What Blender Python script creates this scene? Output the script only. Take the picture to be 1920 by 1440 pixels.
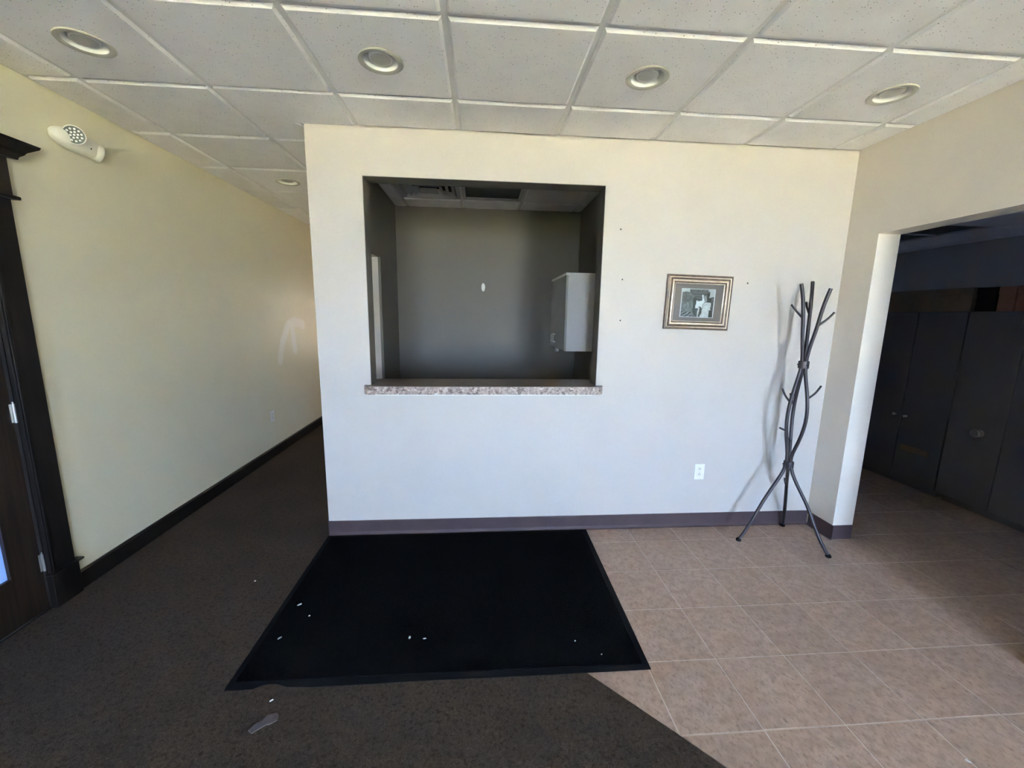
import bpy, bmesh, math, random
from mathutils import Vector, Matrix
random.seed(7)
for o in list(bpy.data.objects): bpy.data.objects.remove(o)
SC = bpy.context.scene
COL = SC.collection
# ------------------------------------------------------------------ camera
cd = bpy.data.cameras.new('camera'); cam = bpy.data.objects.new('camera', cd); COL.objects.link(cam)
RGT = Vector((0.99702, -0.07552, 0.01547)); UPV = Vector((-0.00263, 0.1672, 0.98592)); FWD = Vector((0.07704, 0.98303, -0.1665))
mw = Matrix((RGT, UPV, -FWD)).transposed().to_4x4(); mw.translation = Vector((0, 0, 1.54622)); cam.matrix_world = mw
cd.sensor_fit = 'HORIZONTAL'; cd.sensor_width = 36.0; cd.lens = 762.736 / 1920 * 36.0; cd.clip_start = 0.05; cd.clip_end = 300
SC.camera = cam
# ------------------------------------------------------------------ world, sun, exposure
W = bpy.data.worlds.new('world'); SC.world = W; W.use_nodes = True
nt = W.node_tree; nt.nodes.clear()
wo = nt.nodes.new('ShaderNodeOutputWorld'); bg = nt.nodes.new('ShaderNodeBackground'); tc = nt.nodes.new('ShaderNodeTexCoord')
sp = nt.nodes.new('ShaderNodeSeparateXYZ'); cr = nt.nodes.new('ShaderNodeValToRGB')      # clear blue sky, paler at the horizon
cr.color_ramp.elements[0].color = (0.54, 0.69, 1.0, 1); cr.color_ramp.elements[0].position = 0.0
cr.color_ramp.elements[1].color = (0.26, 0.44, 0.90, 1); cr.color_ramp.elements[1].position = 0.75
bg.inputs['Strength'].default_value = 1.62
nt.links.new(tc.outputs['Generated'], sp.inputs[0]); nt.links.new(sp.outputs[2], cr.inputs[0]); nt.links.new(cr.outputs[0], bg.inputs[0]); nt.links.new(bg.outputs[0], wo.inputs[0])
sl = bpy.data.lights.new('sun', 'SUN'); sl.energy = 14.5; sl.angle = math.radians(0.6); sl.color = (1.0, 0.92, 0.79)
so = bpy.data.objects.new('sun', sl); COL.objects.link(so)
so.rotation_euler = Vector((-0.25, -0.75, -1.0)).to_track_quat('-Z', 'Y').to_euler()
SC.view_settings.view_transform = 'Standard'; SC.view_settings.look = 'None'; SC.view_settings.gamma = 1.0
SC.view_settings.use_curve_mapping = False; SC.view_settings.exposure = 6.13
try:
    SC.cycles.max_bounces = 14; SC.cycles.diffuse_bounces = 8; SC.cycles.sample_clamp_indirect = 8.0
    SC.cycles.caustics_reflective = False; SC.cycles.caustics_refractive = False
except Exception: pass
# ------------------------------------------------------------------ materials
def mat(name, color, rough=0.6, spec=0.4, metal=0.0, vary=None, bump=None, tone=0.0, extra=None):
    """principled material; vary = [(scale, colour, low, high), ...] noise layers in metres; bump = (scale, distance)"""
    m = bpy.data.materials.new(name); m.use_nodes = True
    t = m.node_tree; b = t.nodes['Principled BSDF']
    b.inputs['Roughness'].default_value = rough; b.inputs['Metallic'].default_value = metal
    b.inputs['Specular IOR Level'].default_value = spec
    geo = t.nodes.new('ShaderNodeNewGeometry')
    pos = geo.outputs['Position']
    rgb = t.nodes.new('ShaderNodeRGB'); rgb.outputs[0].default_value = (*color, 1)
    cur = rgb.outputs[0]
    for (sc, c2, lo, hi) in (vary or []):
        n = t.nodes.new('ShaderNodeTexNoise'); n.inputs['Scale'].default_value = sc if not isinstance(sc, tuple) else 1.0
        n.inputs['Detail'].default_value = 5
        if isinstance(sc, tuple):
            mp = t.nodes.new('ShaderNodeMapping'); mp.inputs['Scale'].default_value = sc[:3]
            if len(sc) > 3: mp.inputs['Rotation'].default_value = (0, 0, sc[3])
            t.links.new(pos, mp.inputs[0]); t.links.new(mp.outputs[0], n.inputs['Vector'])
        else: t.links.new(pos, n.inputs['Vector'])
        mr = t.nodes.new('ShaderNodeMapRange'); mr.inputs[1].default_value = lo; mr.inputs[2].default_value = hi
        t.links.new(n.outputs[0], mr.inputs[0])
        mx = t.nodes.new('ShaderNodeMix'); mx.data_type = 'RGBA'
        t.links.new(mr.outputs[0], mx.inputs[0]); t.links.new(cur, mx.inputs[6]); mx.inputs[7].default_value = (*c2, 1)
        cur = mx.outputs[2]
    if tone:
        oi = t.nodes.new('ShaderNodeObjectInfo'); mr = t.nodes.new('ShaderNodeMapRange')
        mr.inputs[3].default_value = 1 - tone; mr.inputs[4].default_value = 1 + tone
        t.links.new(oi.outputs['Random'], mr.inputs[0])
        hs = t.nodes.new('ShaderNodeHueSaturation'); t.links.new(mr.outputs[0], hs.inputs['Value']); t.links.new(cur, hs.inputs['Color']); cur = hs.outputs[0]
    if extra: cur = extra(t, b, pos, cur) or cur
    t.links.new(cur, b.inputs['Base Color'])
    if bump:
        n = t.nodes.new('ShaderNodeTexNoise'); n.inputs['Scale'].default_value = bump[0]; n.inputs['Detail'].default_value = 4
        t.links.new(pos, n.inputs['Vector'])
        bp = t.nodes.new('ShaderNodeBump'); bp.inputs['Distance'].default_value = bump[1]; bp.inputs['Strength'].default_value = 1.0
        t.links.new(n.outputs[0], bp.inputs['Height']); t.links.new(bp.outputs[0], b.inputs['Normal'])
    return m

def math_node(t, op, a, b=None, c=None, clamp=False):
    n = t.nodes.new('ShaderNodeMath'); n.operation = op; n.use_clamp = clamp
    for i, v in enumerate((a, b, c)):
        if v is None: continue
        if isinstance(v, (int, float)): n.inputs[i].default_value = v
        else: t.links.new(v, n.inputs[i])
    return n.outputs[0]

def pinholes(t, b, pos, cur):
    v = t.nodes.new('ShaderNodeTexVoronoi'); v.inputs['Scale'].default_value = 84; t.links.new(pos, v.inputs['Vector'])
    sep = t.nodes.new('ShaderNodeSeparateColor'); t.links.new(v.outputs['Color'], sep.inputs[0])
    rad = math_node(t, 'MULTIPLY', math_node(t, 'GREATER_THAN', sep.outputs[0], 0.35), math_node(t, 'MULTIPLY_ADD', sep.outputs[1], 0.12, 0.06))
    hole = math_node(t, 'LESS_THAN', v.outputs['Distance'], rad)
    mx = t.nodes.new('ShaderNodeMix'); mx.data_type = 'RGBA'; t.links.new(hole, mx.inputs[0]); t.links.new(cur, mx.inputs[6]); mx.inputs[7].default_value = (0.22, 0.21, 0.2, 1)
    return mx.outputs[2]

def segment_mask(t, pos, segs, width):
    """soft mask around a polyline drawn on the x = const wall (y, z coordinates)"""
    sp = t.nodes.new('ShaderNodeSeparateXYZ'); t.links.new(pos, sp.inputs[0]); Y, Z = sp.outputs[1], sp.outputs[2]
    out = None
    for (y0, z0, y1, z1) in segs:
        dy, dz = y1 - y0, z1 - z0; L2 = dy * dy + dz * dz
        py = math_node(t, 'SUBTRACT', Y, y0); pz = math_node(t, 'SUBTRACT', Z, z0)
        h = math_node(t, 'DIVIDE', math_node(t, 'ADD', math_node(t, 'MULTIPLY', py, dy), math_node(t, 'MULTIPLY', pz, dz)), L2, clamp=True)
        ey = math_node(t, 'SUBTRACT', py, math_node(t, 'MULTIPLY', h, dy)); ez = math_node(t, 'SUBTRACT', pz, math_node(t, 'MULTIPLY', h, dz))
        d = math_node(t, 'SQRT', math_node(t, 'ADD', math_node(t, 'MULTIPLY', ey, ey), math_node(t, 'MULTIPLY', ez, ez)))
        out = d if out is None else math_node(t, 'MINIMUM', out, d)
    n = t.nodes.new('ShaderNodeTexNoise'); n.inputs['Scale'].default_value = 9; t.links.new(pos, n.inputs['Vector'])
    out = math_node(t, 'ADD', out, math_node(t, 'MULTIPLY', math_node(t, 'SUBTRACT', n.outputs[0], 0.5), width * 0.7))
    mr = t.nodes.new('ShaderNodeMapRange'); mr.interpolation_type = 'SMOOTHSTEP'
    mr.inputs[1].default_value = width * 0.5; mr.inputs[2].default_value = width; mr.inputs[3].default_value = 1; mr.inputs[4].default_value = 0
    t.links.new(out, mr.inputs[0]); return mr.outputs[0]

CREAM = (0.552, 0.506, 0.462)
def smear_sheen(t, b, pos, cur):
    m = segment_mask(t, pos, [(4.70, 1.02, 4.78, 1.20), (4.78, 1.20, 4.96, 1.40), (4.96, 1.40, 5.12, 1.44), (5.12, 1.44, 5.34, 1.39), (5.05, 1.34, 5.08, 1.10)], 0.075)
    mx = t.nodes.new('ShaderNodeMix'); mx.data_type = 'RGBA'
    t.links.new(math_node(t, 'MULTIPLY', m, 0.9), mx.inputs[0]); t.links.new(cur, mx.inputs[6]); mx.inputs[7].default_value = (0.86, 0.83, 0.74, 1)  # wall smear; its glossy reflection is put in as lighter colour
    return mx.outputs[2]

def weave_pile(t, b, pos, cur):
    n = t.nodes.new('ShaderNodeTexVoronoi'); n.inputs['Scale'].default_value = 240; t.links.new(pos, n.inputs['Vector'])
    mr = t.nodes.new('ShaderNodeMapRange'); mr.inputs[3].default_value = 0.62; mr.inputs[4].default_value = 1.35; t.links.new(n.outputs['Distance'], mr.inputs[0]); mr.inputs[2].default_value = 0.7
    hs = t.nodes.new('ShaderNodeHueSaturation'); t.links.new(mr.outputs[0], hs.inputs['Value']); t.links.new(cur, hs.inputs['Color'])
    return hs.outputs[0]

def granite(t, b, pos, cur):
    v = t.nodes.new('ShaderNodeTexVoronoi'); v.inputs['Scale'].default_value = 75; v.inputs['Randomness'].default_value = 1
    n = t.nodes.new('ShaderNodeTexNoise'); n.inputs['Scale'].default_value = 60; t.links.new(pos, n.inputs['Vector'])
    ad = t.nodes.new('ShaderNodeMix'); ad.data_type = 'RGBA'; ad.inputs[0].default_value = 0.03; t.links.new(pos, ad.inputs[6]); t.links.new(n.outputs['Color'], ad.inputs[7])
    t.links.new(ad.outputs[2], v.inputs['Vector'])
    sep = t.nodes.new('ShaderNodeSeparateColor'); t.links.new(v.outputs['Color'], sep.inputs[0])
    cr = t.nodes.new('ShaderNodeValToRGB'); cr.color_ramp.interpolation = 'CONSTANT'
    for i, (p, c) in enumerate([(0, (0.17, 0.115, 0.095)), (0.18, (0.30, 0.215, 0.18)), (0.45, (0.43, 0.325, 0.265)), (0.7, (0.33, 0.245, 0.21)), (0.86, (0.53, 0.42, 0.35))]):
        e = cr.color_ramp.elements[i] if i < 2 else cr.color_ramp.elements.new(p)
        e.position = p; e.color = (*c, 1)
    t.links.new(sep.outputs[0], cr.inputs[0]); return cr.outputs[0]

M = {}
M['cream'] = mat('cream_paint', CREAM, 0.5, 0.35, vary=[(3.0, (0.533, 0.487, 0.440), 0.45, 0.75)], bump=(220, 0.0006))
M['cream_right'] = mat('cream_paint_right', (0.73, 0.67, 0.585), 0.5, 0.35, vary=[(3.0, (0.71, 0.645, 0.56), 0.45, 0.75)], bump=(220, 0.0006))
M['cream_left'] = mat('cream_paint_left', (0.76, 0.705, 0.52), 0.42, 0.4, vary=[(3.0, (0.74, 0.68, 0.495), 0.45, 0.75)], bump=(220, 0.0006), extra=smear_sheen)
M['dark_paint'] = mat('dark_grey_paint', (0.165, 0.148, 0.122), 0.55, 0.35, bump=(220, 0.0005))
M['night_paint'] = mat('charcoal_paint', (0.52, 0.51, 0.50), 0.7, 0.2, bump=(220, 0.0005))
M['ceiling_tile'] = mat('mineral_fibre_tile', (0.90, 0.875, 0.865), 0.92, 0.1, vary=[(9, (0.86, 0.835, 0.825), 0.4, 0.8)], bump=(420, 0.0012), tone=0.03, extra=pinholes)
M['grid_metal'] = mat('white_grid_metal', (0.78, 0.76, 0.73), 0.45, 0.4, bump=(30, 0.0003))
M['plain'] = mat('plaster_backing', (0.6, 0.59, 0.57), 0.9, 0.1, bump=(90, 0.0008))
M['grout'] = mat('sandy_grout', (0.62, 0.54, 0.485), 0.85, 0.2, vary=[(14, (0.50, 0.425, 0.375), 0.45, 0.7)], bump=(300, 0.001))
M['floor_tile'] = mat('mottled_ceramic', (0.46, 0.335, 0.262), 0.48, 0.4,
    vary=[(5, (0.40, 0.285, 0.215), 0.4, 0.7), (26, (0.33, 0.235, 0.18), 0.42, 0.72), ((75, 48, 60, 0.6), (0.25, 0.175, 0.14), 0.52, 0.74), (210, (0.28, 0.20, 0.16), 0.55, 0.75)], bump=(55, 0.0012), tone=0.05)
M['carpet'] = mat('brown_carpet', (0.066, 0.048, 0.036), 0.97, 0.08, vary=[(2.2, (0.056, 0.041, 0.031), 0.4, 0.65), (70, (0.036, 0.026, 0.020), 0.5, 0.7)], bump=(260, 0.006), extra=weave_pile)
M['mat_pile'] = mat('navy_black_pile', (0.0038, 0.0038, 0.0045), 0.95, 0.03, vary=[(40, (0.0026, 0.0026, 0.0031), 0.4, 0.6)], bump=(420, 0.003))
M['rubber'] = mat('black_rubber', (0.010, 0.010, 0.011), 0.9, 0.05, bump=(150, 0.0006))
M['vinyl'] = mat('plum_vinyl', (0.080, 0.050, 0.052), 0.5, 0.35, vary=[(8, (0.065, 0.041, 0.044), 0.4, 0.7)])
M['dark_wood'] = mat('dark_stained_wood', (0.014, 0.010, 0.008), 0.4, 0.4, vary=[((40, 40, 3), (0.007, 0.005, 0.004), 0.4, 0.65)], bump=(60, 0.0004))
M['door_wood'] = mat('walnut_door_wood', (0.034, 0.020, 0.012), 0.4, 0.4, vary=[((60, 60, 3), (0.013, 0.007, 0.005), 0.4, 0.65)], bump=(60, 0.0004))
M['steel'] = mat('satin_steel', (0.62, 0.61, 0.58), 0.35, 0.5, metal=0.9, bump=(200, 0.0002))
M['black_iron'] = mat('gunmetal_tube', (0.056, 0.047, 0.050), 0.40, 0.5, metal=0.55, bump=(260, 0.0003))
M['laminate'] = mat('granite_laminate', (0.4, 0.3, 0.25), 0.35, 0.45, extra=granite)
M['white_plastic'] = mat('white_plastic', (0.82, 0.81, 0.78), 0.35, 0.45, bump=(40, 0.0002))
M['ivory_plastic'] = mat('ivory_plastic', (0.80, 0.77, 0.66), 0.35, 0.45, bump=(40, 0.0002))
M['black'] = mat('black_slot', (0.012, 0.012, 0.012), 0.6, 0.2, bump=(60, 0.0002))
M['trim_white'] = mat('warm_white_enamel', (0.50, 0.48, 0.41), 0.38, 0.45, bump=(60, 0.0002))
M['baffle'] = mat('white_baffle', (0.86, 0.85, 0.81), 0.4, 0.4, bump=(60, 0.0002))
M['lamp_glass'] = mat('frosted_lamp_face', (0.47, 0.46, 0.42), 0.3, 0.5, bump=(300, 0.0006))
M['lamp_rim'] = mat('white_lamp_rim', (0.80, 0.79, 0.74), 0.3, 0.5, bump=(60, 0.0002))
M['led_lens'] = mat('clear_led_lens', (0.13, 0.135, 0.115), 0.45, 0.4, bump=(60, 0.0002))
M['led'] = mat('chromed_led_cup', (0.88, 0.88, 0.82), 0.4, 0.6, metal=0.0, bump=(60, 0.0002))
M['bronze'] = mat('bronze_moulding', (0.165, 0.115, 0.085), 0.42, 0.5, metal=0.35, vary=[((30, 30, 30), (0.10, 0.07, 0.055), 0.4, 0.7)])
M['gilt'] = mat('pale_gilt_bead', (0.74, 0.62, 0.48), 0.32, 0.5, metal=0.45, vary=[(40, (0.62, 0.48, 0.36), 0.45, 0.7)])
M['mat_board'] = mat('taupe_mat_board', (0.25, 0.195, 0.185), 0.85, 0.15, bump=(300, 0.0004))
M['cabinet'] = mat('white_laminate', (0.92, 0.91, 0.91), 0.4, 0.4, bump=(90, 0.0002))
M['cabinet_door'] = mat('shaded_white_laminate', (0.56, 0.55, 0.54), 0.4, 0.4, bump=(90, 0.0002))  # doors of the white cabinet, with their shade put into the colour
M['diffuser'] = mat('painted_grille', (0.62, 0.61, 0.60), 0.5, 0.4, bump=(90, 0.0002))
M['grey_lens'] = mat('grey_lens', (0.10, 0.10, 0.095), 0.5, 0.3, bump=(180, 0.0006))
M['black_case'] = mat('black_cabinet_enamel', (0.165, 0.16, 0.172), 0.55, 0.25, bump=(120, 0.0003))
M['card_tan'] = mat('brown_card', (0.27, 0.22, 0.17), 0.85, 0.1, vary=[(12, (0.23, 0.185, 0.14), 0.4, 0.7)])
M['card_red'] = mat('reddish_card', (0.36, 0.18, 0.135), 0.8, 0.15, vary=[(12, (0.31, 0.15, 0.115), 0.4, 0.7)])
M['card_black'] = mat('black_card', (0.02, 0.02, 0.024), 0.7, 0.2, vary=[(12, (0.014, 0.014, 0.017), 0.4, 0.7)])
M['paper'] = mat('grubby_paper', (0.135, 0.112, 0.108), 0.9, 0.1, vary=[(60, (0.10, 0.082, 0.08), 0.4, 0.7)])
M['crumb'] = mat('white_crumb', (0.62, 0.60, 0.56), 0.9, 0.1, vary=[(400, (0.5, 0.47, 0.43), 0.4, 0.7)])
M['plaster'] = mat('white_filler', (0.78, 0.77, 0.72), 0.85, 0.1, vary=[(60, (0.68, 0.66, 0.6), 0.4, 0.7)])
M['lawn'] = mat('lawn', (0.10, 0.14, 0.035), 0.95, 0.1, vary=[(3, (0.17, 0.17, 0.06), 0.4, 0.7)], bump=(40, 0.02))
M['paving'] = mat('sunlit_paving', (0.43, 0.385, 0.315), 0.9, 0.1, vary=[(2, (0.38, 0.33, 0.25), 0.4, 0.7)], bump=(60, 0.004))
M['brickwork'] = mat('brickwork', (0.42, 0.20, 0.13), 0.9, 0.1, vary=[(6, (0.34, 0.16, 0.10), 0.4, 0.7)], bump=(40, 0.004))
M['alu'] = mat('bronze_aluminium', (0.06, 0.05, 0.045), 0.4, 0.5, metal=0.5, bump=(100, 0.0002))

def glass_mat(name, tint, gloss=0.08, rough=0.0):
    m = bpy.data.materials.new(name); m.use_nodes = True; t = m.node_tree; t.nodes.clear()
    o = t.nodes.new('ShaderNodeOutputMaterial'); tr = t.nodes.new('ShaderNodeBsdfTransparent'); gl = t.nodes.new('ShaderNodeBsdfGlossy'); mx = t.nodes.new('ShaderNodeMixShader')
    tr.inputs[0].default_value = (*tint, 1); gl.inputs['Roughness'].default_value = rough
    fr = t.nodes.new('ShaderNodeFresnel'); fr.inputs[0].default_value = 1.45
    t.links.new(fr.outputs[0], mx.inputs[0]); t.links.new(tr.outputs[0], mx.inputs[1]); t.links.new(gl.outputs[0], mx.inputs[2]); t.links.new(mx.outputs[0], o.inputs[0])
    return m
M['glass'] = glass_mat('clear_glass', (0.92, 0.95, 0.94))
def frosted_mat(name='frosted_glass', tint=(0.08, 0.10, 0.135)):
    m = bpy.data.materials.new(name); m.use_nodes = True; t = m.node_tree; b = t.nodes['Principled BSDF']
    b.inputs['Base Color'].default_value = (0.62, 0.74, 0.88, 1); b.inputs['Roughness'].default_value = 0.55; b.inputs['Transmission Weight'].default_value = 0.0
    n = t.nodes.new('ShaderNodeTexNoise'); n.inputs['Scale'].default_value = 160; bp = t.nodes.new('ShaderNodeBump'); bp.inputs['Distance'].default_value = 0.0004
    t.links.new(n.outputs[0], bp.inputs['Height']); t.links.new(bp.outputs[0], b.inputs['Normal'])
    tl = t.nodes.new('ShaderNodeBsdfTranslucent'); tl.inputs[0].default_value = (*tint, 1)
    mx = t.nodes.new('ShaderNodeMixShader'); mx.inputs[0].default_value = 0.7; o = t.nodes['Material Output']
    t.links.new(b.outputs[0], mx.inputs[1]); t.links.new(tl.outputs[0], mx.inputs[2]); t.links.new(mx.outputs[0], o.inputs[0])
    return m
M['frosted'] = frosted_mat(); M['added_far_pane'] = frosted_mat('added_far_glass', (0.225, 0.24, 0.265)); M['dimmed_pane'] = frosted_mat('dimmed_pane_glass', (0.22, 0.20, 0.17))

# ------------------------------------------------------------------ mesh helpers
class MB:
    def __init__(s): s.v = []; s.f = []
    def add(s, vs, fs):
        o = len(s.v); s.v += [tuple(v) for v in vs]; s.f += [tuple(i + o for i in f) for f in fs]; return s
    def box(s, x0, x1, y0, y1, z0, z1, b=0.0):
        if b <= 0:
            return s.add([(x, y, z) for z in (z0, z1) for y in (y0, y1) for x in (x0, x1)],
                         [(0, 2, 3, 1), (4, 5, 7, 6), (0, 1, 5, 4), (2, 6, 7, 3), (0, 4, 6, 2), (1, 3, 7, 5)])
        bm = bmesh.new(); bmesh.ops.create_cube(bm, size=1.0)
        for v in bm.verts: v.co = Vector(((x0 + x1) / 2 + v.co.x * (x1 - x0), (y0 + y1) / 2 + v.co.y * (y1 - y0), (z0 + z1) / 2 + v.co.z * (z1 - z0)))
        bmesh.ops.bevel(bm, geom=bm.edges[:], offset=b, segments=2, affect='EDGES', profile=0.6)
        bm.verts.index_update(); s.add([v.co[:] for v in bm.verts], [[v.index for v in f.verts] for f in bm.faces]); bm.free(); return s
    def prism(s, poly, z0, z1, c=0.0):
        """vertical prism over a CCW xy polygon, top edge chamfered by c when convex"""
        n = len(poly); rings = [[(x, y, z0) for x, y in poly]]
        if c > 0:
            cx = sum(p[0] for p in poly) / n; cy = sum(p[1] for p in poly) / n
            def inset(p):
                d = math.hypot(p[0] - cx, p[1] - cy) or 1; k = max(0, 1 - 1.41 * c / d); return (cx + (p[0] - cx) * k, cy + (p[1] - cy) * k)
            rings += [[(x, y, z1 - c) for x, y in poly], [(*inset(p), z1) for p in poly]]
        else: rings += [[(x, y, z1) for x, y in poly]]
        vs = [p for r in rings for p in r]; fs = [tuple(range(n - 1, -1, -1)), tuple(range((len(rings) - 1) * n, len(rings) * n))]
        for k in range(len(rings) - 1):
            for i in range(n): j = (i + 1) % n; fs.append((k * n + i, k * n + j, (k + 1) * n + j, (k + 1) * n + i))
        return s.add(vs, fs)
    def lathe(s, prof, n=40, center=(0, 0, 0), axis=None, cap0=False, cap1=False):
        vs = []; fs = []
        for (r, z) in prof:
            for i in range(n): a = 2 * math.pi * i / n; vs.append(Vector((r * math.cos(a), r * math.sin(a), z)))
        for k in range(len(prof) - 1):
            for i in range(n): j = (i + 1) % n; fs.append((k * n + i, k * n + j, (k + 1) * n + j, (k + 1) * n + i))
        if cap0: fs.append(tuple(range(n - 1, -1, -1)))
        if cap1: fs.append(tuple(range((len(prof) - 1) * n, len(prof) * n)))
        R = axis.to_track_quat('Z', 'Y').to_matrix() if axis is not None else Matrix.Identity(3)
        return s.add([R @ v + Vector(center) for v in vs], fs)
    def tube(s, pts, rad, n=12, sub=4, caps=True):
        P = [Vector(p) for p in pts]
        if sub > 1:
            Q = []
            for i in range(len(P) - 1):
                a = P[max(i - 1, 0)]; b = P[i]; c = P[i + 1]; d = P[min(i + 2, len(P) - 1)]
                for k in range(sub):
                    u = k / sub; Q.append(0.5 * (2 * b + (c - a) * u + (2 * a - 5 * b + 4 * c - d) * u * u + (3 * b - a - 3 * c + d) * u ** 3))
            Q.append(P[-1]); P = Q
        rs = rad if callable(rad) else (lambda t: rad)
        vs = []; fs = []; T0 = (P[1] - P[0]).normalized(); N = T0.orthogonal().normalized()
        for i, p in enumerate(P):
            T = (P[min(i + 1, len(P) - 1)] - P[max(i - 1, 0)]).normalized()
            N = (N - T * N.dot(T)).normalized(); B = T.cross(N); r = rs(i / (len(P) - 1))
            for k in range(n): a = 2 * math.pi * k / n; vs.append(p + (N * math.cos(a) + B * math.sin(a)) * r)
        for i in range(len(P) - 1):
            for k in range(n): j = (k + 1) % n; fs.append((i * n + k, i * n + j, (i + 1) * n + j, (i + 1) * n + k))
        if caps: fs += [tuple(range(n - 1, -1, -1)), tuple(range((len(P) - 1) * n, len(P) * n))]
        return s.add(vs, fs)
    def mesh(s, name, m, smooth=False):
        me = bpy.data.meshes.new(name); me.from_pydata(s.v, [], s.f); me.update()
        bm = bmesh.new(); bm.from_mesh(me); bmesh.ops.recalc_face_normals(bm, faces=bm.faces[:]); bm.to_mesh(me); bm.free()
        for mm in (m if isinstance(m, (list, tuple)) else [m]): me.materials.append(mm)
        if smooth:
            for p in me.polygons: p.use_smooth = True
            try: me.set_sharp_from_angle(angle=math.radians(40))
            except Exception: pass
        return me
    def build(s, name, m, parent=None, smooth=False, loc=None):
        me = s.mesh(name, m, smooth); o = bpy.data.objects.new(name, me); COL.objects.link(o)
        if parent is not None: o.parent = parent
        if loc is not None: o.location = loc
        return o

def link_mesh(name, me, parent=None, loc=(0, 0, 0), rot=None):
    o = bpy.data.objects.new(name, me); COL.objects.link(o); o.location = loc
    if parent is not None: o.parent = parent
    if rot: o.rotation_euler = rot
    return o
def struct(o): o['kind'] = 'structure'; return o
def tag(o, label, cat, group=None):
    o['label'] = label; o['category'] = cat
    if group: o['group'] = group
    return o
def thing(name, label, cat, loc=(0, 0, 0), rot=None, group=None):
    o = bpy.data.objects.new(name, None); COL.objects.link(o); o.location = loc; o.empty_display_size = 0.1
    if rot: o.rotation_euler = rot
    return tag(o, label, cat, group)
def holder(name):
    o = bpy.data.objects.new(name, None); COL.objects.link(o); return struct(o)
def B(*a, b=0.0): return MB().box(*a, b=b)
def clip(poly, nx, ny, d):
    """keep the part of a polygon where nx*x + ny*y >= d"""
    out = []
    for i in range(len(poly)):
        p, q = poly[i], poly[(i + 1) % len(poly)]
        sp, sq = nx * p[0] + ny * p[1] - d, nx * q[0] + ny * q[1] - d
        if sp >= 0: out.append(p)
        if (sp >= 0) != (sq >= 0): k = sp / (sp - sq); out.append((p[0] + (q[0] - p[0]) * k, p[1] + (q[1] - p[1]) * k))
    return out
# ------------------------------------------------------------------ measured layout (metres)
H = 2.66223; XL = -2.227; XR = 2.5034; YW = 2.7363; XP = -1.0563; TH = 0.134; YF = -4.5; YFD = -0.9; XR2 = 2.654
HO = 2.695; YB = 4.72; XO0 = XP + TH; XO1 = 1.11          # the office behind the hatch
S = 0.6096; GX0 = -1.96947; GY0 = 2.36504; YE = 7.3
XD = 6.9; YD = 7.0; TOP = 3.25

# ------------------------------------------------------------------ outside, seen only as daylight and reflections
struct(B(-60, 60, -60, YFD - 0.15, -0.25, -0.122).build('ground', M['paving']))
struct(B(-60, 60, -22, -12, -0.13, -0.10).build('lawn', M['lawn']))
struct(B(-3.2, XR2 + .3, YF - 0.35, YE + 0.7, TOP, TOP + 0.12).build('roof', M['plain']))
struct(B(XR2 + .3, 8.0, YFD - 0.35, YE + 0.7, TOP, TOP + 0.12).build('roof', M['plain']))

# ------------------------------------------------------------------ floor
floor = struct(MB().box(-2.35, XR2, YF - .15, YE + .15, -0.12, -0.0012).box(XR2, XD + .12, YFD - .15, YE + .15, -0.12, -0.0012).build('floor', M['grout']))
# carpet: left of the 45 degree seam
seam = [(1.05, 0.92 - 0.0), (0.849, 1.121), (0.747, 1.232), (0.472, 1.516), (-0.748, 2.736)]
carpet = [(XL, YF), (2.45, YF), (1.30, 0.67)] + seam + [(XP - 0.0, 2.736), (XP, YE), (XL, YE)]
cb = MB(); cb.prism(carpet, -0.0010, 0.0035)
c = cb.build('carpet', M['carpet'], floor); c['label'] = 'brown short-pile carpet'
# individual ceramic tiles
FX0, FY0, FTX, FTY = 1.08274, 2.87621, 0.33242, 0.32896
GR = 0.0054
tile_me = MB().prism([(-FTX / 2 + GR / 2, -FTY / 2 + GR / 2), (FTX / 2 - GR / 2, -FTY / 2 + GR / 2), (FTX / 2 - GR / 2, FTY / 2 - GR / 2), (-FTX / 2 + GR / 2, FTY / 2 - GR / 2)], -0.0010, 0.001, 0.0012).mesh('floor_tile', M['floor_tile'])
for ci in range(-6, 18):
    for ri in range(-3, 8):
        x0 = FX0 + ci * FTX; x1 = x0 + FTX; y1 = FY0 - ri * FTY; y0 = y1 - FTY
        if x0 >= 6.7 or y0 > 3.8: continue
        if y1 > YW + 0.3 and x0 < XR: continue
        poly = [(x0 + GR / 2, y0 + GR / 2), (x1 - GR / 2, y0 + GR / 2), (x1 - GR / 2, y1 - GR / 2), (x0 + GR / 2, y1 - GR / 2)]
        full = len(poly)
        k = clip(poly, 0.7193, 0.6947, 0.7193 * 0.747 + 0.6947 * 1.232 + 0.001)     # seam
        if x0 < XR: k = clip(k, 0, -1, -(YW - 0.001)) if k else k
        if not k or len(k) < 3: continue
        if abs(sum((k[i][0] * k[(i + 1) % len(k)][1] - k[(i + 1) % len(k)][0] * k[i][1]) for i in range(len(k)))) < 0.004: continue
        if k == poly: link_mesh('floor_tile', tile_me, floor, ((x0 + x1) / 2, (y0 + y1) / 2, 0))
        else: MB().prism(k, -0.0010, 0.001, 0.0012).build('floor_tile', M['floor_tile'], floor)

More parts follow.
